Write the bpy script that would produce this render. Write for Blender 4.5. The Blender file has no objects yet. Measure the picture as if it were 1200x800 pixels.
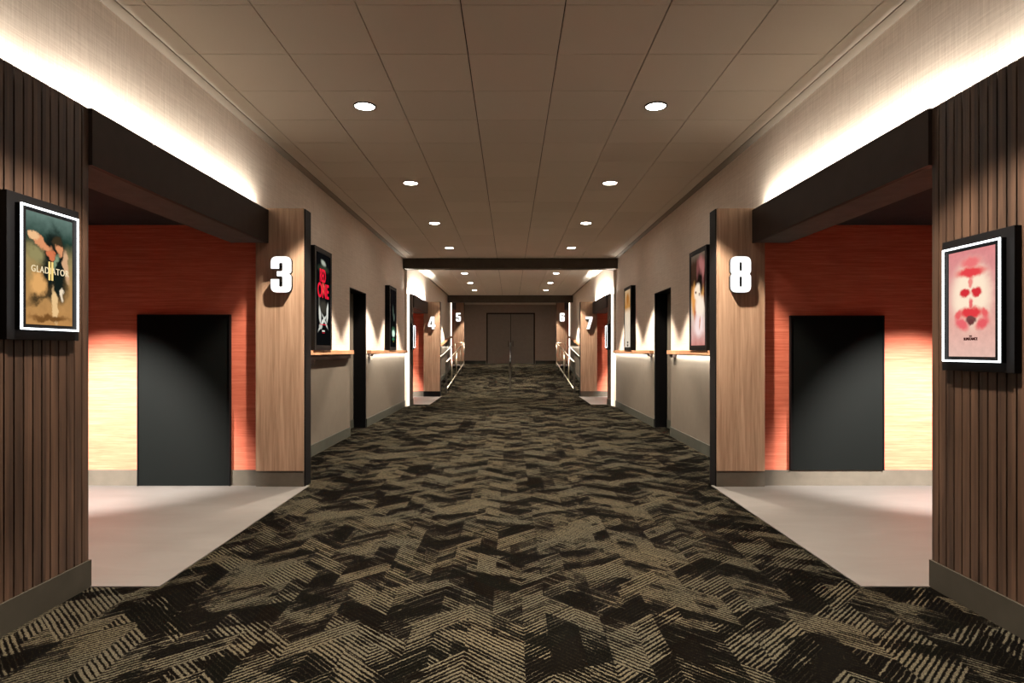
import bpy, bmesh, math, random
from mathutils import Vector
random.seed(4)
C = bpy.context.scene.collection
SC = bpy.context.scene
R = math.radians

# ------------------------------------------------------------------ camera, world, exposure
cam = bpy.data.objects.new('camera', bpy.data.cameras.new('camera'))
C.objects.link(cam)
cam.location = (0, 0, 1.5)
cam.rotation_euler = (R(90), 0, 0)
cam.data.sensor_width = 36
cam.data.lens = 737 / 1200 * 36
cam.data.shift_x = 2 / 1200
cam.data.shift_y = 10 / 1200
cam.data.clip_start = 0.05
SC.camera = cam

world = bpy.data.worlds.new('world'); SC.world = world
world.use_nodes = True
world.node_tree.nodes['Background'].inputs[0].default_value = (1.0, 0.86, 0.70, 1)
world.node_tree.nodes['Background'].inputs[1].default_value = 0.04

SC.view_settings.view_transform = 'Standard'
SC.view_settings.look = 'None'
SC.view_settings.exposure = 0.0
SC.view_settings.gamma = 1.0
SC.view_settings.use_curve_mapping = False
SC.cycles.use_denoising = True
SC.cycles.max_bounces = 10
SC.cycles.diffuse_bounces = 6
SC.cycles.sample_clamp_indirect = 4

WARM = (1.0, 0.85, 0.69)          # downlights
COVE = (1.0, 0.91, 0.78)          # cove strips
P_DOWN, P_COVE, P_SHELF, P_ALC = 1750, 46, 16.0, 7200   # watts; cove and shelf per metre
CONE = 88
COVE_TILT = .04

# ------------------------------------------------------------------ key sizes (metres)
XW = 2.81      # hall wall
XW2 = 2.75     # wall beyond the first beam
XS = 2.67      # face of the slatted panelling
ZC = 3.90      # ceiling
ZT = 3.03      # top of panelling and headers
RAMP0, RAMP1, RZ = 22.1, 30.4, 0.78
def floor_z(y):
    return 0 if y <= RAMP0 else RZ if y >= RAMP1 else RZ * (y - RAMP0) / (RAMP1 - RAMP0)

# ------------------------------------------------------------------ node helpers
class NT:
    def __init__(s, name):
        s.mat = bpy.data.materials.new(name); s.mat.use_nodes = True
        s.t = s.mat.node_tree; s.t.nodes.clear()
        s.out = s.t.nodes.new('ShaderNodeOutputMaterial')
        s.b = None
    def n(s, typ, **kw):
        nd = s.t.nodes.new(typ)
        for k, v in kw.items(): setattr(nd, k, v)
        return nd
    def put(s, sock, v):
        if isinstance(v, bpy.types.NodeSocket): s.t.links.new(v, sock)
        elif isinstance(v, (tuple, list)):
            sock.default_value = tuple(v) + ((1,) if len(v) == 3 and len(sock.default_value) == 4 else ())
        else: sock.default_value = v
    def m(s, op, a, b=0.0, c=None, clamp=False):
        nd = s.n('ShaderNodeMath', operation=op, use_clamp=clamp)
        s.put(nd.inputs[0], a); s.put(nd.inputs[1], b)
        if c is not None: s.put(nd.inputs[2], c)
        return nd.outputs[0]
    def coord(s, which='Object'):
        return s.n('ShaderNodeTexCoord').outputs[which]
    def sep(s, v):
        nd = s.n('ShaderNodeSeparateXYZ'); s.put(nd.inputs[0], v); return nd.outputs
    def comb(s, x=0.0, y=0.0, z=0.0):
        nd = s.n('ShaderNodeCombineXYZ')
        for i, v in enumerate((x, y, z)): s.put(nd.inputs[i], v)
        return nd.outputs[0]
    def scale(s, v, sc, loc=(0, 0, 0)):
        nd = s.n('ShaderNodeMapping'); s.put(nd.inputs[0], v)
        nd.inputs['Scale'].default_value = sc; nd.inputs['Location'].default_value = loc
        return nd.outputs[0]
    def noise(s, v, scale=5, detail=3, rough=0.5, dist=0.0):
        nd = s.n('ShaderNodeTexNoise'); s.put(nd.inputs['Vector'], v)
        nd.inputs['Scale'].default_value = scale; nd.inputs['Detail'].default_value = detail
        nd.inputs['Roughness'].default_value = rough; nd.inputs['Distortion'].default_value = dist
        return nd.outputs[0]
    def white(s, v):
        nd = s.n('ShaderNodeTexWhiteNoise', noise_dimensions='3D'); s.put(nd.inputs['Vector'], v); return nd.outputs[0]
    def ramp(s, f, stops, interp='LINEAR'):
        nd = s.n('ShaderNodeValToRGB'); s.put(nd.inputs[0], f)
        nd.color_ramp.interpolation = interp
        el = nd.color_ramp.elements
        while len(el) < len(stops): el.new(0.5)
        for e, (p, c) in zip(el, stops):
            e.position = p
        for e, (p, c) in zip(el, stops): e.color = (*c, 1)
        return nd.outputs[0]
    def mix(s, f, a, b, blend='MIX'):
        nd = s.n('ShaderNodeMix', data_type='RGBA', blend_type=blend)
        s.put(nd.inputs[0], f); s.put(nd.inputs[6], a); s.put(nd.inputs[7], b)
        return nd.outputs[2]
    def smooth(s, v, lo, hi):
        nd = s.n('ShaderNodeMapRange', interpolation_type='SMOOTHSTEP')
        s.put(nd.inputs[0], v); nd.inputs[1].default_value = lo; nd.inputs[2].default_value = hi
        return nd.outputs[0]
    def bsdf(s, color, rough=0.6, metal=0.0, bump=None, bstr=0.3, bdist=0.003, spec=0.12):
        b = s.n('ShaderNodeBsdfPrincipled'); s.b = b
        s.put(b.inputs['Base Color'], color); s.put(b.inputs['Roughness'], rough)
        b.inputs['Metallic'].default_value = metal
        b.inputs['Specular IOR Level'].default_value = spec
        if bump is not None:
            bp = s.n('ShaderNodeBump'); bp.inputs['Strength'].default_value = bstr
            bp.inputs['Distance'].default_value = bdist
            s.put(bp.inputs['Height'], bump); s.t.links.new(bp.outputs[0], b.inputs['Normal'])
        s.t.links.new(b.outputs[0], s.out.inputs[0])
        return s.mat
    def emit(s, color, strength):
        e = s.n('ShaderNodeEmission'); s.put(e.inputs[0], color); e.inputs[1].default_value = strength
        s.t.links.new(e.outputs[0], s.out.inputs[0]); return s.mat

def plain(name, col, rough=0.6, metal=0.0, var=0.12, sc=6, spec=0.10):
    t = NT(name)
    f = t.noise(t.coord(), sc, 4, 0.6)
    lo = tuple(c * (1 - var) for c in col); hi = tuple(min(1, c * (1 + var)) for c in col)
    return t.bsdf(t.ramp(f, [(0.3, lo), (0.7, hi)]), rough, metal, spec=spec)

def srgb(r, g, b):
    f = lambda c: (c / 255 / 12.92) if c <= 10 else ((c / 255 + 0.055) / 1.055) ** 2.4
    return (f(r), f(g), f(b))

def wall_linen():
    t = NT('linen_wallcovering'); o = t.coord()
    h = t.noise(t.scale(o, (3, 3, 140)), 1, 3, 0.7)
    v = t.noise(t.scale(o, (90, 90, 3)), 1, 3, 0.7)
    f = t.m('MULTIPLY', t.m('ADD', h, v), 0.5)
    return t.bsdf(t.ramp(f, [(0.36, (0.62, 0.53, 0.45)), (0.64, (0.84, 0.75, 0.66))]), 0.8, bump=f, bstr=0.25, spec=0.2)

def wall_wood(name, dark, light, per_slat=False, zs=1.1):
    t = NT(name); o = t.coord()
    g = t.noise(t.scale(o, (26, 26, zs)), 1, 5, 0.62, 0.4)
    g2 = t.noise(t.scale(o, (120, 120, 2.5)), 1, 2, 0.5)
    f = t.m('ADD', t.m('MULTIPLY', g, 0.8), t.m('MULTIPLY', g2, 0.2))
    if per_slat:
        y = t.sep(o)[1]
        w = t.white(t.comb(t.m('FLOOR', t.m('DIVIDE', y, 0.067)), 3.0, 1.0))
        f = t.m('ADD', f, t.m('MULTIPLY', t.m('SUBTRACT', w, 0.5), 0.16))
    return t.bsdf(t.ramp(f, [(0.32, dark), (0.68, light)]), 0.5, bump=g2, bstr=0.1, spec=0.3)

def grasscloth():
    t = NT('orange_grasscloth'); o = t.coord()
    a = t.noise(t.scale(o, (1.6, 1.6, 55)), 1, 4, 0.65)
    b = t.noise(t.scale(o, (7, 7, 190)), 1, 2, 0.6)
    f = t.m('ADD', t.m('MULTIPLY', a, 0.65), t.m('MULTIPLY', b, 0.35))
    return t.bsdf(t.ramp(f, [(0.34, (0.40, 0.092, 0.054)), (0.52, (0.53, 0.138, 0.082)), (0.68, (0.62, 0.20, 0.125))]),
                  0.75, bump=f, bstr=0.35, spec=0.2)

def concrete():
    t = NT('polished_concrete'); o = t.coord()
    a = t.noise(t.scale(o, (1.0, 2.6, 1)), 1.3, 6, 0.6, 0.6)
    return t.bsdf(t.ramp(a, [(0.3, (0.066, 0.062, 0.058)), (0.7, (0.085, 0.080, 0.076))]), 0.62, spec=0.25)

def carpet():
    t = NT('herringbone_patch_carpet'); o = t.coord()
    x, y, z = t.sep(o)
    # zigzag field: the tuft lines run at 45 degrees and turn at each fold
    def zig(a, off, k=1.0):
        xx = t.m('ADD', x, off)
        return t.m('ADD', y, t.m('MULTIPLY', t.m('PINGPONG', xx, a), k))
    w1 = zig(0.30, 40.0); w2 = zig(0.30, 40.13, -1.0)
    def cell(ww, a, b, off, seed):
        cx = t.m('FLOOR', t.m('DIVIDE', t.m('ADD', x, off), a))
        cw = t.m('FLOOR', t.m('DIVIDE', ww, b))
        return t.white(t.comb(cx, cw, seed))
    p1 = cell(w1, 0.30, 0.24, 40.0, 1.0)
    p2 = cell(w2, 0.30, 0.19, 40.13, 2.0)
    skew = t.m('ADD', y, t.m('MULTIPLY', t.m('PINGPONG', t.m('ADD', x, 40.3), 0.5), 0.42))
    p3 = t.white(t.comb(t.m('FLOOR', t.m('DIVIDE', t.m('ADD', x, 40.3), 0.5)), t.m('FLOOR', t.m('DIVIDE', skew, 0.13)), 5.0))
    val = t.m('ADD', t.m('ADD', t.m('MULTIPLY', p1, 0.38), t.m('MULTIPLY', p2, 0.30)), t.m('MULTIPLY', p3, 0.32))
    # lines: which way they lean changes from patch to patch
    lean = t.m('GREATER_THAN', p2, 0.6)
    w = t.m('ADD', t.m('MULTIPLY', w1, t.m('SUBTRACT', 1.0, lean)), t.m('MULTIPLY', w2, lean))
    jit = t.m('MULTIPLY', t.m('SUBTRACT', t.noise(o, 60, 2, 0.6), 0.5), 0.030)
    jit = t.m('ADD', jit, t.m('MULTIPLY', t.m('SUBTRACT', t.noise(o, 9, 2, 0.6), 0.5), 0.018))
    fr = t.m('FRACT', t.m('DIVIDE', t.m('ADD', w, jit), 0.037))
    tri = t.m('ABSOLUTE', t.m('SUBTRACT', t.m('MULTIPLY', fr, 2.0), 1.0))
    lineid = t.white(t.comb(t.m('FLOOR', t.m('DIVIDE', t.m('ADD', w, jit), 0.037)), t.m('FLOOR', t.m('DIVIDE', x, 0.21)), 9.0))
    v2 = t.m('ADD', val, t.m('MULTIPLY', t.m('SUBTRACT', lineid, 0.5), 0.24))
    duty = t.smooth(v2, 0.33, 0.70)
    tuft = t.smooth(t.m('SUBTRACT', t.m('MULTIPLY', duty, 0.60), tri), -0.10, 0.14)
    grain = t.noise(o, 170, 3, 0.85)
    grain2 = t.white(t.scale(o, (1, 1, 1)))
    speck = t.smooth(t.noise(o, 95, 2, 0.6), 0.66, 0.74)
    tuft = t.m('MULTIPLY', tuft, t.smooth(grain, 0.36, 0.62))
    tuft = t.m('MAXIMUM', tuft, t.m('MULTIPLY', speck, 0.4))
    hue = t.noise(o, 1.7, 2, 0.5)
    light = t.ramp(hue, [(0.35, (0.060, 0.0505, 0.0330)), (0.65, (0.050, 0.0460, 0.0330))])
    dhue = t.white(t.comb(t.m('FLOOR', t.m('DIVIDE', t.m('ADD', x, 40.13), 0.30)), t.m('FLOOR', t.m('DIVIDE', w2, 0.19)), 7.0))
    dark = t.ramp(dhue, [(0.0, (0.0011, 0.0012, 0.001)), (0.5, (0.0011, 0.001, 0.001)), (1.0, (0.0014, 0.0010, 0.0008))])
    dark = t.mix(t.m('MULTIPLY', grain, 0.7), dark, (0.0018, 0.0016, 0.0013))
    m_ = t.bsdf(t.mix(tuft, dark, light), 0.95, bump=grain, bstr=0.5, bdist=0.004, spec=0.0)
    t.b.inputs['Sheen Weight'].default_value = 0.004; t.b.inputs['Sheen Roughness'].default_value = 0.4; t.b.inputs['Sheen Tint'].default_value = (1, .93, .75, 1)
    return m_

def ceiling_tile():
    t = NT('ceiling_tile'); o = t.coord()
    x, y, z = t.sep(o)
    w = t.white(t.comb(t.m('FLOOR', t.m('DIVIDE', t.m('SUBTRACT', x, 0.02 + 0.364), 0.728)), t.m('FLOOR', t.m('DIVIDE', t.m('SUBTRACT', y, 4.378), 0.728)), 0.0))
    g = t.noise(o, 150, 2, 0.6)
    f = t.m('ADD', t.m('MULTIPLY', w, 0.45), t.m('MULTIPLY', g, 0.5))
    return t.bsdf(t.ramp(f, [(0.0, (0.62, 0.56, 0.485)), (1.0, (0.73, 0.665, 0.585))]), 0.85, bump=g, bstr=0.08, spec=0.15)

M = dict(
    linen=wall_linen(),
    lower=plain('lower_wall_panel', (0.085, 0.073, 0.059), 0.6, var=0.05),
    tile=ceiling_tile(),
    tile_lit=plain('ceiling_tile_painted_light', (0.86, 0.81, 0.75), 0.85, var=0.03),  # tile colour lifted to paint in the brighter light beyond the beam
    edge_shade=plain('ceiling_edge_shade', (0.28, 0.24, 0.20), 0.85, var=0.04),  # darker colour so the ceiling edge looks dimly lit
    gap=plain('ceiling_grid_gap', (0.035, 0.028, 0.022), 0.9),
    slat=wall_wood('walnut_slats', (0.013, 0.007, 0.0045), (0.058, 0.032, 0.020), True),
    slat_back=plain('slat_backing', (0.012, 0.009, 0.008), 0.8),
    walnut=wall_wood('walnut_veneer', (0.19, 0.115, 0.072), (0.38, 0.255, 0.172)),
    fin=plain('black_laminate', (0.004, 0.004, 0.0045), 0.6),
    beam=plain('dark_bronze_beam', (0.022, 0.015, 0.012), 0.6),
    beam_grey=plain('taupe_beam', (0.06, 0.05, 0.04), 0.7),
    soffit=plain('soffit_paint', (0.09, 0.083, 0.075), 0.8),
    orange=grasscloth(),
    concrete=concrete(),
    carpet=carpet(),
    base_taupe=plain('taupe_baseboard', (0.085, 0.075, 0.06), 0.6),
    base_dark=plain('dark_taupe_baseboard', (0.024, 0.0215, 0.0165), 0.6),
    base_green=plain('grey_green_baseboard', (0.035, 0.037, 0.030), 0.6),
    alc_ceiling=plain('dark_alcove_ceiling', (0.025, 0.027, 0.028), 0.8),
    black=plain('black_metal', (0.003, 0.003, 0.0035), 0.5),
    doorblack=plain('black_green_door', (0.0009, 0.0017, 0.0015), 0.7, var=0.06),
    shelf=wall_wood('shelf_wood', (0.32, 0.15, 0.075), (0.55, 0.30, 0.17)),
    shelfdark=plain('dark_shelf_apron', (0.006, 0.003, 0.002), 0.6),
    endwall=plain('brown_grey_wall', (0.36, 0.30, 0.265), 0.75, var=0.05),
    enddoor=plain('grey_painted_door', (0.26, 0.235, 0.21), 0.5, var=0.05),
    steel=plain('brushed_steel', (0.60, 0.54, 0.44), 0.4, 1.0),
    darksteel=plain('dark_steel_post', (0.03, 0.027, 0.022), 0.5, 0.3),
)
M['lens'] = NT('lit_lens').emit((1, 0.90, 0.78), 75)
M['led'] = NT('led_strip').emit((0.93, 0.97, 1.0), 4)
M['ledwarm'] = NT('led_strip_warm').emit((1.0, 0.90, 0.76), 2.5)
M['numeral'] = NT('lit_numeral_face').emit((1, 0.985, 0.96), 1.4)

# ------------------------------------------------------------------ mesh helpers
def box(bm, x0, x1, y0, y1, z0, z1, bev=0.0):
    if x0 > x1: x0, x1 = x1, x0
    vs = [bm.verts.new(p) for p in ((x0,y0,z0),(x1,y0,z0),(x1,y1,z0),(x0,y1,z0),(x0,y0,z1),(x1,y0,z1),(x1,y1,z1),(x0,y1,z1))]
    fs = [bm.faces.new([vs[i] for i in f]) for f in ((0,3,2,1),(4,5,6,7),(0,1,5,4),(1,2,6,5),(2,3,7,6),(3,0,4,7))]
    if bev:
        es = list({e for f in fs for e in f.edges})
        bmesh.ops.bevel(bm, geom=es, offset=bev, segments=2, profile=0.5, affect='EDGES')

def prism_yz(bm, x0, x1, pts):      # polygon in (y, z) swept along x
    if x0 > x1: x0, x1 = x1, x0
    a = [bm.verts.new((x0, y, z)) for y, z in pts]; b = [bm.verts.new((x1, y, z)) for y, z in pts]
    bm.faces.new(a); bm.faces.new(b[::-1])
    for i in range(len(pts)):
        j = (i + 1) % len(pts); bm.faces.new((a[j], a[i], b[i], b[j]))
    bmesh.ops.recalc_face_normals(bm, faces=bm.faces)

def tube(bm, p, q, r, seg=10):
    p, q = Vector(p), Vector(q); d = (q - p).normalized()
    u = d.orthogonal().normalized(); v = d.cross(u)
    ra = []; rb = []
    for i in range(seg):
        a = 2 * math.pi * i / seg; o = u * math.cos(a) * r + v * math.sin(a) * r
        ra.append(bm.verts.new(p + o)); rb.append(bm.verts.new(q + o))
    for i in range(seg):
        j = (i + 1) % seg; f = bm.faces.new((ra[i], ra[j], rb[j], rb[i])); f.smooth = True
    bm.faces.new(ra[::-1]); bm.faces.new(rb)

def mk(name, bm, mat, parent=None, kind=None):
    me = bpy.data.meshes.new(name)
    if parent is not None and parent.type == 'EMPTY':
        bmesh.ops.translate(bm, verts=bm.verts, vec=-parent.location)
    elif parent is not None and parent.parent is not None:
        bmesh.ops.translate(bm, verts=bm.verts, vec=-parent.parent.location)
    bm.to_mesh(me); bm.free()
    me.materials.append(M[mat] if isinstance(mat, str) else mat)
    o = bpy.data.objects.new(name, me); C.objects.link(o)
    if parent is not None: o.parent = parent
    if kind: o['kind'] = kind
    return o

def B(name, mat, boxes, parent=None, kind=None, bev=0.0):
    bm = bmesh.new()
    for b in boxes: box(bm, *b, bev=bev)
    return mk(name, bm, mat, parent, kind)

def S(name, mat, boxes, label=None):
    o = B(name, mat, boxes, kind='structure')
    if label: o['label'] = label
    return o

def thing(name, label, cat, loc, group=None):
    o = bpy.data.objects.new(name, None); C.objects.link(o)
    o.location = loc; o.empty_display_size = 0.1
    o['label'] = label; o['category'] = cat
    if group: o['group'] = group
    return o

def area(name, loc, rot, sx, sy, power, col, parent=None, spread=180):
    l = bpy.data.lights.new(name, 'AREA'); l.shape = 'RECTANGLE'; l.size = sx; l.size_y = sy
    l.energy = power; l.color = col; l.spread = R(spread)
    o = bpy.data.objects.new(name, l); C.objects.link(o); o.location = loc; o.rotation_euler = rot
    if parent is not None:
        o.parent = parent; o.location = Vector(loc) - parent.location
    return o

# ------------------------------------------------------------------ floors
Y0, YE = -4.5, 33.2
bm = bmesh.new()
prism_yz(bm, -XW - .3, XW + .3, [(Y0, -.3), (Y0, 0), (RAMP0, 0), (RAMP1, RZ), (YE + .3, RZ), (YE + .3, -.3)])
fl = mk('floor', bm, 'carpet', kind='structure')
fl['label'] = 'dark carpet with tan herringbone patches running down the hall'

# ------------------------------------------------------------------ ceilings (tiles with fine joints)
def ceiling(name, ya, yb, half, mat='tile'):
    bm = bmesh.new()
    P = 0.728; xs = [-half + .035] + [.02 + P * (k + .5) for k in range(-4, 4) if -half + .08 < .02 + P * (k + .5) < half - .08] + [half - .035]
    ys = [ya]; k = math.floor((ya - 4.378) / P) + 1
    while 4.378 + k * P < yb - .02:
        if 4.378 + k * P > ya + .02: ys.append(4.378 + k * P)
        k += 1
    ys.append(yb)
    for i in range(len(xs) - 1):
        for j in range(len(ys) - 1):
            box(bm, xs[i] + .0045, xs[i+1] - .0045, ys[j] + .0028, ys[j+1] - .0028, ZC, ZC + .02)
    mk(name, bm, mat, kind='structure')
ceiling('ceiling', Y0, 16.45, XW)
ceiling('ceiling_beyond_beam', 16.75, 27.6, XW2, 'tile_lit')
S('ceiling_backing', 'gap', [(-XW, XW, Y0, 16.6, ZC + .02, ZC + .1), (-XW2, XW2, 16.6, YE + .1, ZC + .02, ZC + .1)])
S('ceiling_end', 'tile', [(-XW2, XW2, 27.9, YE, ZC, ZC + .02)])

for s_, w_ in ((-1, 'left'), (1, 'right')):  # added strips that paint the shaded band where ceiling meets wall
    S('trim_ceiling_shade_' + w_, 'edge_shade', [(s_ * XW, s_ * (XW - .10), Y0, 16.45, ZC - .010, ZC + .02), (s_ * XW2, s_ * (XW2 - .06), 16.75, 27.6, ZC - .010, ZC + .02)])
# beams across the hall
S('trim_1', 'beam_grey', [(-XW, XW, 16.45, 16.75, 3.63, ZC + .01)], 'dark taupe beam crossing the ceiling')
S('trim_2', 'beam_grey', [(-XW2, XW2, 27.6, 27.9, 3.60, ZC + .01)], 'second dark beam above the ramp')

# end wall with double door
S('wall_end', 'endwall', [(-XW2 - .3, -1.22, YE, YE + .2, 0, ZC), (1.26, XW2 + .3, YE, YE + .2, 0, ZC), (-1.22, 1.26, YE, YE + .2, RZ + 2.66, ZC)])
S('baseboard_end', 'base_green', [(-2.4, -1.28, YE - .02, YE, RZ, RZ + .16), (1.32, 2.4, YE - .02, YE, RZ, RZ + .16)])
dr = thing('door_5', 'grey double door in the end wall at the top of the ramp', 'door', (0.02, YE, RZ))
dr['kind'] = 'structure'
B('frame', 'beam', [(-1.26, -1.20, YE - .03, YE + .1, RZ, RZ + 2.68), (1.24, 1.30, YE - .03, YE + .1, RZ, RZ + 2.68), (-1.26, 1.30, YE - .03, YE + .1, RZ + 2.62, RZ + 2.68)], dr)
for a, b, h in ((-1.19, .012, -.10), (.028, 1.23, .14)):
    lf = B('door_leaf', 'enddoor', [(a, b, YE + .01, YE + .06, RZ + .01, RZ + 2.61)], dr, bev=.004)
    B('handle', 'darksteel', [(h - .012, h + .012, YE - .04, YE - .02, RZ + .9, RZ + 1.2), (h - .01, h + .01, YE - .02, YE + .01, RZ + .93, RZ + .95), (h - .01, h + .01, YE - .02, YE + .01, RZ + 1.15, RZ + 1.17)], lf)
B('astragal', 'black', [(.008, .032, YE - .005, YE + .03, RZ + .01, RZ + 2.61)], dr)

# ------------------------------------------------------------------ numerals
def fillet(pts, r=0.05, n=5):
    out = []
    N = len(pts)
    for i in range(N):
        p = Vector(pts[i][:2]); rr = pts[i][2] if len(pts[i]) > 2 else r
        a = Vector(pts[i-1][:2]) - p; b = Vector(pts[(i+1) % N][:2]) - p
        la, lb = a.length, b.length; a.normalize(); b.normalize()
        d = min(rr, la * .49, lb * .49)
        for k in range(n + 1):
            tt = k / n
            q = (p + a * d) * (1 - tt) ** 2 + p * 2 * tt * (1 - tt) + (p + b * d) * tt ** 2
            out.append((q.x, q.y))
    return out
W = .57
DIG = {
 '3': [[(0,0,.17),(W,0,.17),(W,.47,.08),(.50,.515,.03),(W,.56,.08),(W,1,.17),(0,1,.17),(0,.66,.01),(.23,.66,.01),(.23,.82,.03),(.325,.82,.03),(.325,.59,.05),(.17,.59,.01),(.17,.45,.01),(.325,.45,.05),(.325,.16,.03),(.23,.16,.03),(.23,.37,.01),(0,.37,.01)]],
 '8': [[(0,0,.17),(W,0,.17),(W,.46,.08),(.525,.515,.03),(W,.57,.08),(W,1,.17),(0,1,.17),(0,.57,.08),(.045,.515,.03),(0,.46,.08)],
       [(.25,.16,.03),(.32,.16,.03),(.32,.44,.03),(.25,.44,.03)],[(.25,.60,.03),(.32,.60,.03),(.32,.84,.03),(.25,.84,.03)]],
 '4': [[(.30,0,.01),(.52,0,.01),(.52,.18,.01),(.60,.18,.01),(.60,.35,.01),(.52,.35,.01),(.52,1,.01),(.22,1,.01),(0,.36,.01),(0,.18,.01),(.30,.18,.01)],
       [(.15,.35,.01),(.31,.35,.01),(.31,.78,.01)]],
 '5': [[(0,0,.17),(W,0,.17),(W,.62,.13),(.24,.62,.02),(.24,.82,.01),(.54,.82,.01),(.54,1,.01),(.01,1,.01),(.01,.46,.01),(.23,.46,.01),(.33,.48,.04),(.33,.16,.03),(.24,.16,.03),(.24,.35,.01),(0,.35,.01)]],
 '6': [[(0,0,.17),(W,0,.17),(W,.61,.13),(.245,.61,.02),(.245,.84,.03),(.325,.84,.03),(.325,.69,.01),(W,.69,.01),(W,1,.17),(0,1,.17)],
       [(.245,.16,.03),(.325,.16,.03),(.325,.46,.03),(.245,.46,.03)]],
 '7': [[(.08,0,.01),(.33,0,.01),(W,.80,.02),(W,1,.01),(0,1,.01),(0,.80,.01),(.32,.80,.01)]],
}
def curve_mesh(loops, ext):
    cu = bpy.data.curves.new('outline', 'CURVE'); cu.dimensions = '2D'; cu.fill_mode = 'BOTH'; cu.extrude = ext
    for lp in loops:
        sp = cu.splines.new('POLY'); sp.points.add(len(lp) - 1); sp.use_cyclic_u = True
        for i, (x, y) in enumerate(lp): sp.points[i].co = (x, y, 0, 1)
    ob = bpy.data.objects.new('outline', cu)
    C.objects.link(ob); dg = bpy.context.evaluated_depsgraph_get(); dg.update()
    me = bpy.data.meshes.new_from_object(ob.evaluated_get(dg)); bpy.data.objects.remove(ob); bpy.data.curves.remove(cu)
    return me
def from_2d(me, origin, ux, uz, uy, sc):   # maps 2D outline (x right, y up, z out) to world
    bm = bmesh.new(); bm.from_mesh(me); bpy.data.meshes.remove(me)
    O, ux, uz, uy = Vector(origin), Vector(ux), Vector(uz), Vector(uy)
    for v in bm.verts:
        c = v.co.copy(); v.co = O + ux * c.x * sc + uz * c.y * sc + uy * c.z
    bmesh.ops.recalc_face_normals(bm, faces=bm.faces)
    return bm
def number_sign(d, cx, yface, zc, h, words):
    t = thing('number_sign', words, 'sign', (cx, yface, zc), 'auditorium numbers on the pillars')
    loops = [fillet(l) for l in DIG[d]]
    o = (cx - W * h / 2, yface - .031, zc - h / 2)
    me = curve_mesh(loops, .021)
    mk('channel_body', from_2d(me, o, (1,0,0), (0,0,1), (0,-1,0), h), 'black', t)
    c = Vector((W / 2, .5))
    me = curve_mesh(loops, .004)
    bm = from_2d(me, (o[0], yface - .056, o[2]), (1,0,0), (0,0,1), (0,-1,0), h)
    f = mk('lit_face', bm, 'numeral', t); f['label'] = 'glowing white numeral face'
    for zz in (zc + h * .2, zc - h * .25): B('standoff', 'black', [(cx - .012, cx + .012, yface - .03, yface, zz, zz + .02)], t)

# ------------------------------------------------------------------ posters and cases
def art(name, ramp_stops, blobs, strength=1.0, nscale=5, namp=.25):
    """blobs: (cx, cy, rx, ry, degrees, colour, softness) in 0..1 poster coordinates"""
    t = NT(name); uv = t.coord('UV'); u, v, _ = t.sep(uv)
    n1 = t.m('SUBTRACT', t.noise(t.scale(uv, (1, 1.6, 1)), nscale, 4, 0.6), .5)
    n2 = t.m('SUBTRACT', t.noise(t.scale(uv, (1, 1.6, 1), (7, 3, 0)), nscale, 4, 0.6), .5)
    u2 = t.m('ADD', u, t.m('MULTIPLY', n1, namp)); v2 = t.m('ADD', v, t.m('MULTIPLY', n2, namp * .7))
    col = t.ramp(v2, ramp_stops)
    col = t.mix(t.m('MULTIPLY', t.m('ADD', n1, .5), .35), col, (0, 0, 0))
    for cx, cy, rx, ry, deg, c, soft in blobs:
        a = R(deg); du = t.m('SUBTRACT', u2, cx); dv = t.m('MULTIPLY', t.m('SUBTRACT', v2, cy), 1.5)
        p = t.m('ADD', t.m('MULTIPLY', du, math.cos(a)), t.m('MULTIPLY', dv, math.sin(a)))
        q = t.m('SUBTRACT', t.m('MULTIPLY', dv, math.cos(a)), t.m('MULTIPLY', du, math.sin(a)))
        d = t.m('SQRT', t.m('ADD', t.m('POWER', t.m('DIVIDE', p, rx), 2.0), t.m('POWER', t.m('DIVIDE', q, ry * 1.5), 2.0)))
        mask = t.m('SUBTRACT', 1.0, t.smooth(d, 1 - soft, 1 + soft))
        col = t.mix(mask, col, c)
    return t.emit(col, strength)

def poster_plane(bm, x, s, y0, y1, z0, z1, th=.004):
    """thin sheet facing the hall (towards -s) with UVs read left to right by a viewer in the hall"""
    x0, x1 = x, x + s * th
    box(bm, x0, x1, y0, y1, z0, z1)
    uvl = bm.loops.layers.uv.new('UVMap')
    for f in bm.faces:
        for l in f.loops:
            c = l.vert.co
            uu = (c.y - y0) / (y1 - y0)
            if s > 0: uu = 1 - uu
            l[uvl].uv = (uu, (c.z - z0) / (z1 - z0))

def lettering(text, xface, s, yc, zc, size, mat, parent, spacing=1.0, xs=1.0, bold=0.0, name='lettering'):
    cu = bpy.data.curves.new('txt', 'FONT'); cu.body = text; cu.align_x = 'CENTER'; cu.align_y = 'CENTER'
    cu.size = 1; cu.extrude = .0012; cu.space_character = spacing; cu.offset = bold
    ob = bpy.data.objects.new('txt', cu); C.objects.link(ob)
    dg = bpy.context.evaluated_depsgraph_get(); dg.update()
    me = bpy.data.meshes.new_from_object(ob.evaluated_get(dg)); bpy.data.objects.remove(ob); bpy.data.curves.remove(cu)
    for v in me.vertices: v.co.x *= xs
    bm = from_2d(me, (xface, yc, zc), (0, -s, 0), (0, 0, 1), (-s, 0, 0), size)
    return mk(name, bm, mat, parent)

def frame_boxes(x0, x1, y0, y1, z0, z1, w):
    return [(x0, x1, y0, y0 + w, z0, z1), (x0, x1, y1 - w, y1, z0, z1), (x0, x1, y0 + w, y1 - w, z0, z0 + w), (x0, x1, y0 + w, y1 - w, z1 - w, z1)]

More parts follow.
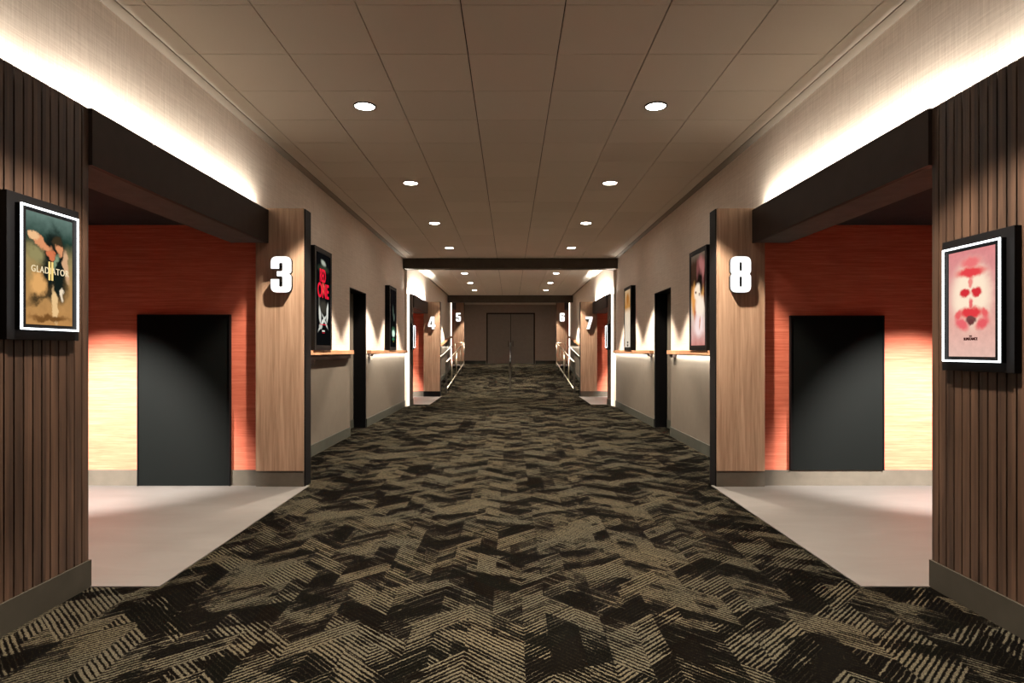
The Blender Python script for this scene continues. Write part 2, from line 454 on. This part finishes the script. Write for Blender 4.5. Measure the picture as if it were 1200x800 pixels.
def lit_frame_case(s, yc, zc, w, h, label, mat, group='poster cases with a glowing outline'):
    t = thing('poster_case', label, 'poster case', (s * (XS), yc, zc), group)
    B('back_panel', 'black', [(s * 2.63, s * XS, yc - w / 2, yc + w / 2, zc - h / 2, zc + h / 2)], t, bev=.002)
    w2, h2 = w - .105, h - .11
    B('housing', 'black', [(s * 2.605, s * 2.63, yc - w2 / 2, yc + w2 / 2, zc - h2 / 2, zc + h2 / 2)], t)
    e = .010
    f = B('light_strip', 'led', frame_boxes(s * 2.594, s * 2.600, yc - w2 / 2, yc + w2 / 2, zc - h2 / 2, zc + h2 / 2, e), t)
    f['label'] = 'glowing white outline strip'
    w3, h3 = w2 - .09, h2 - .06
    bm = bmesh.new(); poster_plane(bm, s * 2.6035, s, yc - w3 / 2, yc + w3 / 2, zc - h3 / 2, zc + h3 / 2)
    p = mk('poster', bm, mat, t)
    return t, p, w3, h3

# ------------------------------------------------------------------ one side's first bay and the far bays
def slat_panel(s, ya, yb, z0=0.0, side='left', n=''):
    B(f'wall_{side}_slats{n}', 'slat', [(s * XS, s * (XS + .022), y, y + .056, z0 + .165, ZT + z0) for y in [yb - .056 - .067 * k for k in range(int((yb - ya) / .067))]], kind='structure')
    S(f'wall_{side}_slat_backing{n}', 'slat_back', [(s * (XS + .022), s * (XS + .045), ya, yb, z0, ZT - .05 + z0)])
    S(f'baseboard_{side}_slats{n}', 'base_dark', [(s * (XS - .012), s * (XS + .022), ya, yb + .012, z0, z0 + .172)])

def cove(s, ya, yb, xw, z0=0.0, k=1.0, tilt=COVE_TILT):
    L = yb - ya; x = s * ((XS + .045 + xw) / 2)
    q = Vector((s * 1.0, 0, tilt)).to_track_quat('-Z', 'Y').to_euler()
    area('cove_strip', (s * (XS + .03), (ya + yb) / 2, 2.975 + z0), q, L, .035, P_COVE * L * k, COVE)

def alcove(s, ya, yb, z0, xw, side, n, base_mat='base_taupe', lampk=1.0):
    yw = yb + .07                                  # back wall face
    a = s * XS
    S(f'floor_{side}_concrete{n}', 'concrete', [(s * 2.22, s * 6.0, ya, yw, z0 - .05, z0 + .006)], 'pale concrete floor of the doorway recess')
    S(f'wall_{side}_recess_back{n}', 'orange', [(s * 2.6, s * 6.2, yw, yw + .12, z0, z0 + 3.0)], 'orange woven wallcovering at the back of the recess')
    S(f'wall_{side}_recess_outer{n}', 'orange', [(s * 6.0, s * 6.2, ya - .15, yw, z0, z0 + 3.0)])
    S(f'wall_{side}_recess_near{n}', 'orange', [(s * (XS + .045), s * 6.2, ya - .15, ya - .005, z0, z0 + 2.9)])
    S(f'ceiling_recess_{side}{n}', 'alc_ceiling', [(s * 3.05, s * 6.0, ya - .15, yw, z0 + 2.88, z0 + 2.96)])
    # header: face board with a lip that hides the cove strip, body behind
    S(f'trim_header_{side}{n}', 'beam', [(s * 2.645, s * 2.685, ya - .0, yb, z0 + 2.67, z0 + ZT)], 'dark header beam over the recess opening')
    S(f'trim_soffit_{side}{n}', 'soffit', [(s * 2.685, s * 3.05, ya, yb, z0 + 2.672, z0 + 2.93)])
    S(f'baseboard_recess_{side}{n}', 'base_taupe', [(s * 2.79, s * 5.99, yw - .015, yw, z0, z0 + .178)])
    # recess downlight (out of view behind the slatted panel)
    lx, ly = s * 4.65, ya + .35
    t = thing('recess_downlight', 'round downlight in the dark ceiling of the ' + side + ' recess', 'ceiling light', (lx, ly, z0 + 2.88), 'downlights in the recess ceilings')
    bm = bmesh.new(); bmesh.ops.create_cone(bm, cap_ends=True, segments=24, radius1=.07, radius2=.07, depth=.02, matrix=__import__('mathutils').Matrix.Translation((lx, ly, z0 + 2.872)))
    mk('trim_ring', bm, 'black', t)
    bm = bmesh.new(); bmesh.ops.create_cone(bm, cap_ends=True, segments=24, radius1=.055, radius2=.055, depth=.006, matrix=__import__('mathutils').Matrix.Translation((lx, ly, z0 + 2.861)))
    mk('lens', bm, 'lens', t)
    l = bpy.data.lights.new('recess_spot', 'SPOT'); l.energy = P_ALC * lampk; l.color = (1, .91, .83); l.spot_size = R(47); l.spot_blend = .75; l.shadow_soft_size = .04
    o = bpy.data.objects.new('recess_spot', l); C.objects.link(o); o.parent = t; o.location = (0, 0, -.03)
    o.rotation_euler = (Vector((s * 4.3, yw, z0 + .12)) - Vector((lx, ly, z0 + 2.85))).to_track_quat('-Z', 'Y').to_euler()

def pillar(s, y, z0, label, dark_base=False):
    t = thing('pillar', label, 'pillar', (s * 2.52, y + .1, z0), 'wood faced pillars carrying the numbers')
    B('core', 'fin', [(s * 2.25, s * 2.79, y + .02, y + .22, z0, z0 + 3.05)], t, bev=.003)
    B('wood_facing', 'walnut', [(s * 2.262, s * 2.785, y, y + .02, z0 + .178, z0 + 3.05)], t)
    B('kick_plate', 'fin' if dark_base else 'base_taupe', [(s * 2.262, s * 2.785, y + .004, y + .02, z0, z0 + .176)], t)

for s, side in ((-1, 'left'), (1, 'right')):
    # upper walls
    S(f'wall_{side}_upper', 'linen', [(s * XW, s * (XW + .3), Y0, 7.08, 2.93, ZC + .05)], 'linen textured upper wall washed by cove light')
    S(f'wall_{side}_behind_slats', 'linen', [(s * XW, s * (XW + .3), Y0, 3.83, 0, 2.93)])
    # hall wall with a doorway
    xo = XW + .35
    S(f'wall_{side}_hall', 'linen', [(s * XW, s * xo, 7.08, 11.0, 1.43, ZC + .05), (s * XW, s * xo, 12.25, 16.72, 1.43, ZC + .05), (s * XW, s * xo, 11.0, 12.25, 2.60, ZC + .05)], 'beige wall with scallops of light')
    S(f'wall_{side}_dado', 'lower', [(s * (XW - .004), s * xo, 7.08, 11.0, 0, 1.43), (s * (XW - .004), s * xo, 12.25, 16.72, 0, 1.43)], 'taupe lower wall below the shelf')
    S(f'baseboard_{side}', 'base_green', [(s * (XW - .018), s * XW, 7.1, 11.0, 0, .16), (s * (XW - .018), s * XW, 12.25, 16.73, 0, .16)])
    d = thing('door_%d' % (1 if s < 0 else 2), 'beige door set deep in a black lined opening in the ' + side + ' wall', 'door', (s * 3.1, 11.6, 0)); d['kind'] = 'structure'
    B('door_leaf', 'lower', [(s * (XW + .235), s * (XW + .275), 11.012, 12.238, .005, 2.585)], d)
    B('kick_plate', 'base_green', [(s * (XW + .229), s * (XW + .235), 11.02, 12.23, .0, .16)], d)
    B('black_lining', 'black', [(s * (XW - .003), s * (XW + .29), 12.20, 12.25, 0, 2.60), (s * (XW - .003), s * (XW + .29), 11.0, 11.012, 0, 2.60), (s * (XW - .003), s * (XW + .29), 11.012, 12.2, 2.588, 2.60)], d)
    # slatted panel, cove, alcove, pillar
    slat_panel(s, -2.0, 3.98, 0, side)
    cove(s, -2.0, 6.85, XW)
    alcove(s, 3.98, 6.88, 0, XW, side, '')
    # second bay
    S(f'wall_{side}_return', 'linen', [(s * XW2, s * (XW2 + .4), 16.72, 17.2, 0, ZC + .05)])
    S(f'wall_{side}_upper_far', 'linen', [(s * XW2, s * (XW2 + .4), 17.2, 20.42, 2.93, ZC + .05)])
    slat_panel(s, 16.78, 17.28, 0, side, '_far')
    cove(s, 16.8, 20.15, XW2, k=3.4, tilt=.6)
    alcove(s, 17.28, 20.2, 0, XW2, side, '_far', lampk=1.4)
    # wall along the ramp
    S(f'wall_{side}_ramp', 'linen', [(s * XW2, s * (XW2 + .4), 20.42, 28.9, 0, ZC + .05), (s * XW2, s * (XW2 + .4), 28.9, YE, RZ + 2.93, ZC + .05), (s * XW2, s * (XW2 + .4), 30.92, YE, 0, RZ + 2.93)])
    slat_panel(s, 28.9, 29.1, RZ, side, '_top')
    alcove(s, 29.1, 30.7, RZ, XW2, side, '_top', lampk=1.0)

# emissive end strips, beside the slatted panel of each far bay
for s, w1 in ((-1, 'left'), (1, 'right')):
    for y, z0, where in ((16.765, 0, 'far slatted panel'), (28.885, RZ, 'top of the ramp')):
        o = B('vertical_light_strip', 'ledwarm', [(s * (XS + .02), s * (XS + .11 if y < 20 else XS + .07), y - .012, y + .01, z0 + (.02 if y < 20 else .3), z0 + (3.0 if y < 20 else 2.9))])
        o['label'] = f'vertical strip of warm light, {w1} side, at the {where}'; o['category'] = 'light strip'; o['group'] = 'vertical light strips'

pillar(-1, 6.88, 0, 'wood faced pillar with black edge carrying the number 3, left foreground')
pillar(1, 6.88, 0, 'wood faced pillar with black edge carrying the number 8, right foreground')
pillar(-1, 20.2, 0, 'distant wood faced pillar with the number 4 and a black base', True)
pillar(1, 20.2, 0, 'distant wood faced pillar with the number 7 and a grey base')
pillar(-1, 30.7, RZ, 'farthest left pillar with the number 5 at the top of the ramp')
pillar(1, 30.7, RZ, 'farthest right pillar with the number 6 at the top of the ramp')
number_sign('3', -2.487, 6.88, 2.32, .39, 'white glowing numeral 3 on the near left wood pillar')
number_sign('8', 2.50, 6.88, 2.32, .39, 'white glowing numeral 8 on the near right wood pillar')
number_sign('4', -2.52, 20.2, 2.37, .40, 'white glowing numeral 4 on the distant left pillar')
number_sign('7', 2.52, 20.2, 2.37, .40, 'white glowing numeral 7 on the distant right pillar')
number_sign('5', -2.53, 30.7, RZ + 2.32, .42, 'small white numeral 5 at the top of the ramp, left')
number_sign('6', 2.53, 30.7, RZ + 2.32, .42, 'small white numeral 6 at the top of the ramp, right')

# recess doors
def recess_door(n, x0, x1, yw, z0, z1, words):
    t = thing('door_%d' % n, words, 'door', ((x0 + x1) / 2, yw, z0)); t['kind'] = 'structure'
    B('door_leaf', 'doorblack', [(x0 + .012, x1 - .012, yw - .035, yw, z0 + .004, z1 - .012)], t)
    B('frame', 'black', [(x0, x0 + .012, yw - .045, yw, z0, z1), (x1 - .012, x1, yw - .045, yw, z0, z1), (x0, x1, yw - .045, yw, z1 - .012, z1)], t)
recess_door(3, -4.10, -3.08, 6.95, .006, 1.89, 'plain black door in the orange recess by number 3, reaching the floor')
recess_door(4, 3.08, 4.11, 6.95, .178, 1.88, 'plain black panel door in the orange recess by number 8, ending above the baseboard')

# ------------------------------------------------------------------ shelves
def shelf(s, ya, yb, words, lit=True, sloped=False, apron=False):
    t = thing('wall_shelf', words, 'shelf', (s * XW, (ya + yb) / 2, 1.43), 'narrow drink shelves along the hall')
    x0, x1 = (XW - .09, XW) if not sloped else (XW2 - .09, XW2)
    bm = bmesh.new()
    if sloped:
        yy = [y for y in (ya, RAMP0, yb) if ya <= y <= yb]
        lo = [(y, floor_z(y) + 1.44) for y in yy]; hi = [(y, floor_z(y) + 1.51) for y in yy]
        prism_yz(bm, s * x0, s * x1, lo + hi[::-1])
    else:
        box(bm, s * x0, s * x1, ya, yb, 1.43, 1.495, bev=.004)
    mk('board', bm, 'shelf', t)
    if apron:
        B('apron', 'shelfdark', [(s * (XW - .075), s * (XW - .004), ya, yb - .15, 1.36, 1.43), (s * (XW - .085), s * (XW - .004), ya, ya + 1.6, 1.29, 1.36)], t)
    elif not sloped:
        B('bracket', 'shelfdark', [(s * (XW - .07), s * (XW - .004), yb - .32 if ya < 10 else ya + .1, yb - .12 if ya < 10 else ya + .3, 1.375, 1.43)], t)
    if lit:
        L = yb - ya
        if sloped:
            area('shelf_strip', (s * (x1 - .05), (ya + yb) / 2, floor_z((ya + yb) / 2) + 1.42), (math.atan2(RZ, RAMP1 - RAMP0) if ya > 22 else 0, 0, 0), .03, L, P_SHELF * L * .3, COVE, t)
        else:
            area('shelf_strip', (s * (x1 - .05), (ya + yb) / 2, 1.42), (0, 0, 0), .03, L, P_SHELF * L, COVE, t)
shelf(-1, 7.12, 10.94, 'wooden shelf with dark apron below the red and black poster', lit=False, apron=True)
shelf(-1, 12.3, 16.68, 'lit wooden shelf on the left wall beyond the black opening')
shelf(1, 7.12, 10.94, 'lit wooden shelf below the tall poster beside pillar 8')
shelf(1, 12.3, 16.68, 'lit wooden shelf on the right wall beyond the black opening')
shelf(-1, 20.5, 28.85, 'sloping wooden shelf on the left wall along the ramp', sloped=True)
shelf(1, 20.5, 28.85, 'sloping wooden shelf on the right wall along the ramp', sloped=True)

# ------------------------------------------------------------------ downlights
DY = [-2.4, .46, 3.32, 6.18, 9.02, 11.87, 14.74, 19.65, 22.45, 25.2, 30.4]
def ordinal(i): return ['', '', '', 'nearest visible', 'second', 'third', 'fourth, just before the first beam,', 'first beyond the first beam', 'second beyond the first beam', 'third beyond the first beam', 'last, above the top of the ramp'][i]
def make_downlight(loc):
    t = thing('downlight', '', 'ceiling light', loc, 'round downlights in the tiled ceiling')
    x, y, z = loc
    for nm, r0, r1, za, zb, mat in (('trim_ring', .094, .108, z - .012, z, 'black'), ('lens', 0, .094, z - .008, z - .004, 'lens')):
        bm = bmesh.new(); n = 40
        prof = [(r0, za), (r1, za), (r1, zb), (r0, zb)]
        rings = []
        for k in range(n):
            a = 2 * math.pi * k / n
            rings.append([bm.verts.new((x + r * math.cos(a), y + r * math.sin(a), zz)) for r, zz in prof])
        for k in range(n):
            A, Bq = rings[k], rings[(k + 1) % n]
            for q in range(4): bm.faces.new((A[q], Bq[q], Bq[(q+1) % 4], A[(q+1) % 4]))
        bmesh.ops.remove_doubles(bm, verts=bm.verts, dist=1e-5)
        bmesh.ops.recalc_face_normals(bm, faces=bm.faces)
        mk(nm, bm, mat, t)
    l = bpy.data.lights.new('downlight_spot', 'SPOT'); l.energy = P_DOWN; l.color = WARM
    l.spot_size = R(CONE); l.spot_blend = .22; l.shadow_soft_size = .06
    o = bpy.data.objects.new('downlight_spot', l); C.objects.link(o); o.parent = t; o.location = (0, 0, -.03)
    return t
proto = make_downlight((-1.43, DY[0], ZC))
for i, y in enumerate(DY):
    for s in (-1, 1):
        if i == 0 and s < 0: o = proto
        else:
            o = proto.copy(); C.objects.link(o); o.location = (s * 1.43, y, ZC)
            for ch in list(proto.children):
                c = ch.copy(); C.objects.link(c); c.parent = o
        if i < 3 : o['label'] = 'round white ceiling downlight overhead near the viewer, %s row, %s' % ('left' if s < 0 else 'right', ['well behind', 'just behind', 'nearest'][i])
        else: o['label'] = 'round white ceiling downlight, %s in the %s row' % (ordinal(i), 'left' if s < 0 else 'right')
        if i == 10:
            for c in o.children:
                if c.type == 'LIGHT': c.data = c.data.copy(); c.data.energy = P_DOWN * 1.0

# ------------------------------------------------------------------ poster cases with bright outline
cream = srgb(245, 225, 185); gold = srgb(235, 190, 110)
M['cream'] = NT('cream_ink').emit(cream, 1.0); M['gold'] = NT('gold_ink').emit(srgb(250, 214, 130), 1.1)
M['ink'] = NT('dark_ink').emit(srgb(60, 22, 22), 1.0); M['red'] = NT('red_ink').emit(srgb(232, 30, 55), 1.0)
M['whiteink'] = NT('white_ink').emit(srgb(225, 225, 215), 1.0); M['grey'] = NT('grey_ink').emit(srgb(120, 128, 112), 1.0)
skin = srgb(222, 150, 105); drk = srgb(22, 30, 26)
a1 = art('warm_painted_art', [(0.0, srgb(205, 150, 90)), (.35, srgb(196, 150, 92)), (.6, srgb(170, 150, 100)), (.78, srgb(40, 66, 56)), (1.0, srgb(110, 135, 125))],
    [(.25, .62, .22, .05, -20, srgb(150, 140, 95), .4), (.62, .60, .25, .28, 10, drk, .3), (.55, .40, .34, .16, -30, drk, .35), (.30, .27, .26, .05, 25, srgb(70, 55, 35), .5),
     (.30, .74, .24, .045, -22, skin, .3), (.14, .79, .09, .04, 0, srgb(240, 190, 140), .3), (.52, .64, .06, .06, 80, srgb(215, 120, 80), .3), (.66, .76, .11, .07, 0, srgb(60, 50, 34), .3),
     (.70, .71, .075, .055, 0, skin, .3), (.86, .56, .07, .14, 10, srgb(215, 170, 130), .35), (.62, .58, .12, .03, 60, srgb(130, 150, 120), .4),
     (.60, .18, .06, .16, 8, srgb(235, 195, 140), .35), (.24, .36, .16, .10, 0, srgb(226, 170, 104), .4), (.75, .30, .05, .05, 0, srgb(240, 220, 190), .4), (.5, .06, .4, .03, 0, srgb(120, 80, 40), .5)], 1.0, 6, .22)
t, p, pw, ph = lit_frame_case(-1, 3.56, 1.948, .55, .785, 'poster case with bright white outline and gold figure poster reading GLADIATOR II, left', a1)
lettering('GLADIATOR', -2.6020, -1, 3.56, 1.945, .052, 'cream', p, 1.15, .9, name='title_lettering')
lettering('II', -2.6005, -1, 3.56, 1.94, .145, 'gold', p, 1.0, .62, .02, name='numeral_lettering')
a2 = art('pink_and_red_art', [(0.0, srgb(250, 205, 190)), (.3, srgb(250, 190, 175)), (.7, srgb(245, 170, 165)), (1.0, srgb(240, 150, 150))],
    [(.50, .58, .42, .30, 0, srgb(255, 232, 205), .35), (.50, .88, .20, .05, 0, srgb(238, 120, 120), .5), (.50, .79, .30, .045, 0, srgb(232, 70, 75), .45),
     (.50, .70, .05, .05, 0, srgb(240, 140, 130), .4), (.37, .60, .11, .045, 0, srgb(215, 50, 58), .3), (.62, .60, .11, .045, 0, srgb(215, 50, 58), .3),
     (.50, .50, .05, .04, 0, srgb(235, 110, 110), .4), (.50, .41, .26, .055, 0, srgb(228, 62, 68), .45), (.22, .40, .08, .04, 30, srgb(235, 100, 100), .5), (.80, .40, .08, .04, -30, srgb(235, 100, 100), .5),
     (.30, .31, .16, .05, -20, srgb(235, 105, 110), .5), (.74, .31, .14, .05, 20, srgb(232, 95, 100), .5), (.50, .345, .12, .035, 0, srgb(120, 70, 68), .3), (.50, .315, .07, .03, 0, srgb(110, 60, 60), .3)], 1.0, 7, .10)
t, p, pw, ph = lit_frame_case(1, 3.556, 1.765, .55, .775, 'poster case with bright white outline and pink poster of red shapes, right', a2)
lettering('THE', 2.602, 1, 3.556, 1.578, .012, 'ink', p, 1, 1, .01, name='small_lettering')
lettering('SUBSTANCE', 2.602, 1, 3.556, 1.562, .021, 'ink', p, 1, .92, .035, name='title_lettering')
a3 = art('soft_grey_art', [(0, srgb(150, 120, 90)), (.5, srgb(120, 130, 120)), (1, srgb(200, 200, 190))], [(.5, .5, .25, .25, 0, srgb(60, 60, 60), .5)], 1.0)
lit_frame_case(-1, 17.03, 1.86, .44, .70, 'small distant poster case with bright outline beside opening 4', a3)
lit_frame_case(1, 17.03, 1.86, .44, .70, 'small distant poster case with bright outline beside opening 7', a3)

# ------------------------------------------------------------------ deep black light boxes on the hall walls
def light_box(s, y0, label, mat):
    y1 = y0 + .83; z0, z1 = 1.497, 2.955
    t = thing('poster_light_box', label, 'poster box', (s * XW, y0 + .415, z0), 'tall black poster boxes standing above the shelves')
    B('cabinet', 'black', [(s * 2.715, s * XW, y0, y1, z0, z1)], t, bev=.003)
    B('front_frame', 'black', frame_boxes(s * 2.70, s * 2.715, y0, y1, z0, z1, .07), t, bev=.002)
    bm = bmesh.new(); poster_plane(bm, s * 2.709, s, y0 + .07, y1 - .07, z0 + .07, z1 - .07)
    return t, mk('poster', bm, mat, t)
blk = srgb(14, 14, 15)
a4 = art('black_and_red_art', [(0, blk), (.5, blk), (1, blk)],
    [(.52, .90, .16, .03, -5, srgb(170, 175, 160), .5), (.5, .84, .34, .035, 0, srgb(50, 58, 44), .6), (.50, .62, .10, .05, 0, srgb(250, 120, 90), .6),
     (.52, .42, .26, .07, 0, srgb(62, 58, 50), .5), (.22, .44, .05, .12, 0, srgb(90, 88, 80), .5),
     (.28, .33, .07, .09, 18, srgb(215, 215, 205), .25), (.80, .36, .06, .11, -12, srgb(220, 220, 210), .25), (.45, .25, .30, .025, 25, srgb(225, 225, 215), .3), (.62, .27, .24, .02, -28, srgb(205, 205, 195), .3), (.33, .21, .12, .03, 0, srgb(190, 190, 180), .3)], 1.0, 5, .08)
t, p = light_box(-1, 8.69, 'black poster box with red lettering beside pillar 3', a4)
lettering('RED', -2.707, -1, 9.08, 2.56, .26, 'red', p, .95, .62, .02, name='title_lettering')
lettering('ONE', -2.707, -1, 9.105, 2.345, .29, 'red', p, .95, .92, .02, name='title_lettering')
B('ink_line', 'red', [(-2.7045, -2.709, 8.95, 9.26, 1.862, 1.873), (-2.7045, -2.709, 9.06, 9.16, 1.745, 1.752)], p)
B('ink_line', 'whiteink', [(-2.7045, -2.709, 9.05, 9.17, 1.765, 1.785)], p)
a5 = art('black_glyph_art', [(0, blk), (.5, blk), (1, srgb(20, 17, 17))],
    [(.55, .62, .05, .10, 14, srgb(90, 105, 92), .6), (.72, .52, .05, .06, -20, srgb(110, 130, 115), .6), (.6, .30, .26, .05, 0, srgb(60, 95, 70), .6), (.6, .24, .25, .06, 0, srgb(215, 245, 225), .3), (.6, .14, .2, .02, 0, srgb(60, 130, 90), .5), (.62, .10, .05, .012, 0, srgb(180, 170, 80), .4)], 1.0, 9, .08)
light_box(-1, 14.1, 'black poster box with a small pale green patch, far left wall', a5)
a6 = art('pale_portrait_art', [(0, srgb(225, 150, 140)), (.12, srgb(240, 190, 180)), (.35, srgb(240, 220, 200)), (.55, srgb(235, 170, 100)), (.68, srgb(60, 40, 28)), (.9, srgb(70, 48, 36)), (1, srgb(110, 95, 80))],
    [(.70, .80, .26, .16, 0, srgb(165, 105, 100), .4), (.52, .82, .10, .13, 20, srgb(120, 70, 66), .4), (.62, .68, .20, .12, 0, srgb(28, 20, 16), .4), (.22, .50, .16, .17, 0, srgb(230, 160, 85), .4),
     (.45, .58, .22, .09, 0, srgb(255, 232, 205), .3), (.34, .58, .05, .014, 0, srgb(90, 50, 30), .3), (.60, .55, .05, .02, 0, srgb(110, 60, 40), .3), (.62, .42, .30, .12, 0, srgb(255, 236, 215), .35),
     (.30, .30, .08, .13, 10, srgb(200, 120, 80), .5), (.55, .22, .32, .12, 0, srgb(250, 225, 220), .4), (.62, .25, .035, .08, -18, srgb(210, 130, 90), .4), (.95, .62, .07, .2, 0, srgb(60, 30, 24), .4)], 1.0, 5, .14)
light_box(1, 8.66, 'black poster box with a bright cream and pink picture beside pillar 8', a6)
a7 = art('cream_art', [(0, srgb(250, 235, 215)), (.6, srgb(248, 225, 195)), (.7, srgb(200, 140, 70)), (1, srgb(205, 175, 135))],
    [(.5, .84, .22, .10, 0, srgb(165, 105, 45), .5), (.5, .08, .14, .02, 0, srgb(80, 70, 65), .3), (.5, .03, .14, .02, 0, srgb(90, 75, 65), .3)], 1.0, 5, .08)
light_box(1, 14.1, 'black poster box with a cream picture, tan at the top, far right wall', a7)

# ------------------------------------------------------------------ ramp handrails
def handrail(x, words, ret=0, mt='steel'):
    t = thing('ramp_handrail', words, 'handrail', (x, RAMP0, 0), 'steel handrails on the ramp')
    ya, yb = 22.0, 30.4; n = 5; tr = .023
    Yp = [ya + (yb - ya) * k / (n - 1) for k in range(n)]
    for k, y in enumerate(Yp):
        bm = bmesh.new()
        if k == 0: box(bm, x - .032, x + .032, y - .03, y + .03, floor_z(y), floor_z(y) + 1.08, bev=.006)
        else: tube(bm, (x, y, floor_z(y)), (x, y, floor_z(y) + 1.06), .021)
        mk('post', bm, 'darksteel' if k == 0 else mt, t)
    bm = bmesh.new(); tube(bm, (x, ya, 1.08), (x, RAMP0, 1.08), tr); tube(bm, (x, RAMP0, 1.08), (x, yb, RZ + 1.06), tr)
    if ret: tube(bm, (x, yb, RZ + 1.06), (x + ret * .42, yb, RZ + 1.06), tr); tube(bm, (x + ret * .42, yb, RZ + 1.06), (x + ret * .42, yb, RZ), .02)
    mk('top_rail', bm, mt, t)
    bm = bmesh.new(); tube(bm, (x, ya, .12), (x, RAMP0, .12), .018); tube(bm, (x, RAMP0, .12), (x, yb, RZ + .1), .018)
    mk('bottom_rail', bm, mt, t)
handrail(-2.24, 'steel handrail along the left side of the ramp', -1)
handrail(2.24, 'steel handrail along the right side of the ramp', 1)
handrail(-.005, 'dark handrail standing in the middle of the ramp', 0, 'black')
for s, w1 in ((-1, 'left'), (1, 'right')):
    t = thing('wall_handrail', f'thin steel handrail fixed to the {w1} wall along the ramp', 'handrail', (s * XW2, 24.6, 0), 'wall handrails by the ramp')
    bm = bmesh.new(); tube(bm, (s * 2.67, 22.6, floor_z(22.6) + 1.05), (s * 2.67, 28.8, floor_z(28.8) + 1.05), .02); mk('rail', bm, 'steel', t)
    for y in (22.9, 24.8, 26.7, 28.6):
        bm = bmesh.new(); tube(bm, (s * 2.67, y, floor_z(y) + 1.04), (s * XW2, y, floor_z(y) + 1.0), .012); mk('bracket', bm, 'steel', t)
    bm = bmesh.new(); yy = [20.5, RAMP0, 28.85]
    prism_yz(bm, s * (XW2 - .018), s * XW2, [(y, floor_z(y) - .0) for y in yy] + [(y, floor_z(y) + .16) for y in yy[::-1]])
    mk(f'baseboard_{w1}_ramp', bm, 'base_green', kind='structure')
    bm = bmesh.new()
    prism_yz(bm, s * (XW2 - .004), s * XW2, [(y, floor_z(y) + .15) for y in yy] + [(y, floor_z(y) + 1.45) for y in yy[::-1]])
    mk(f'wall_{w1}_ramp_dado', bm, 'lower', kind='structure')
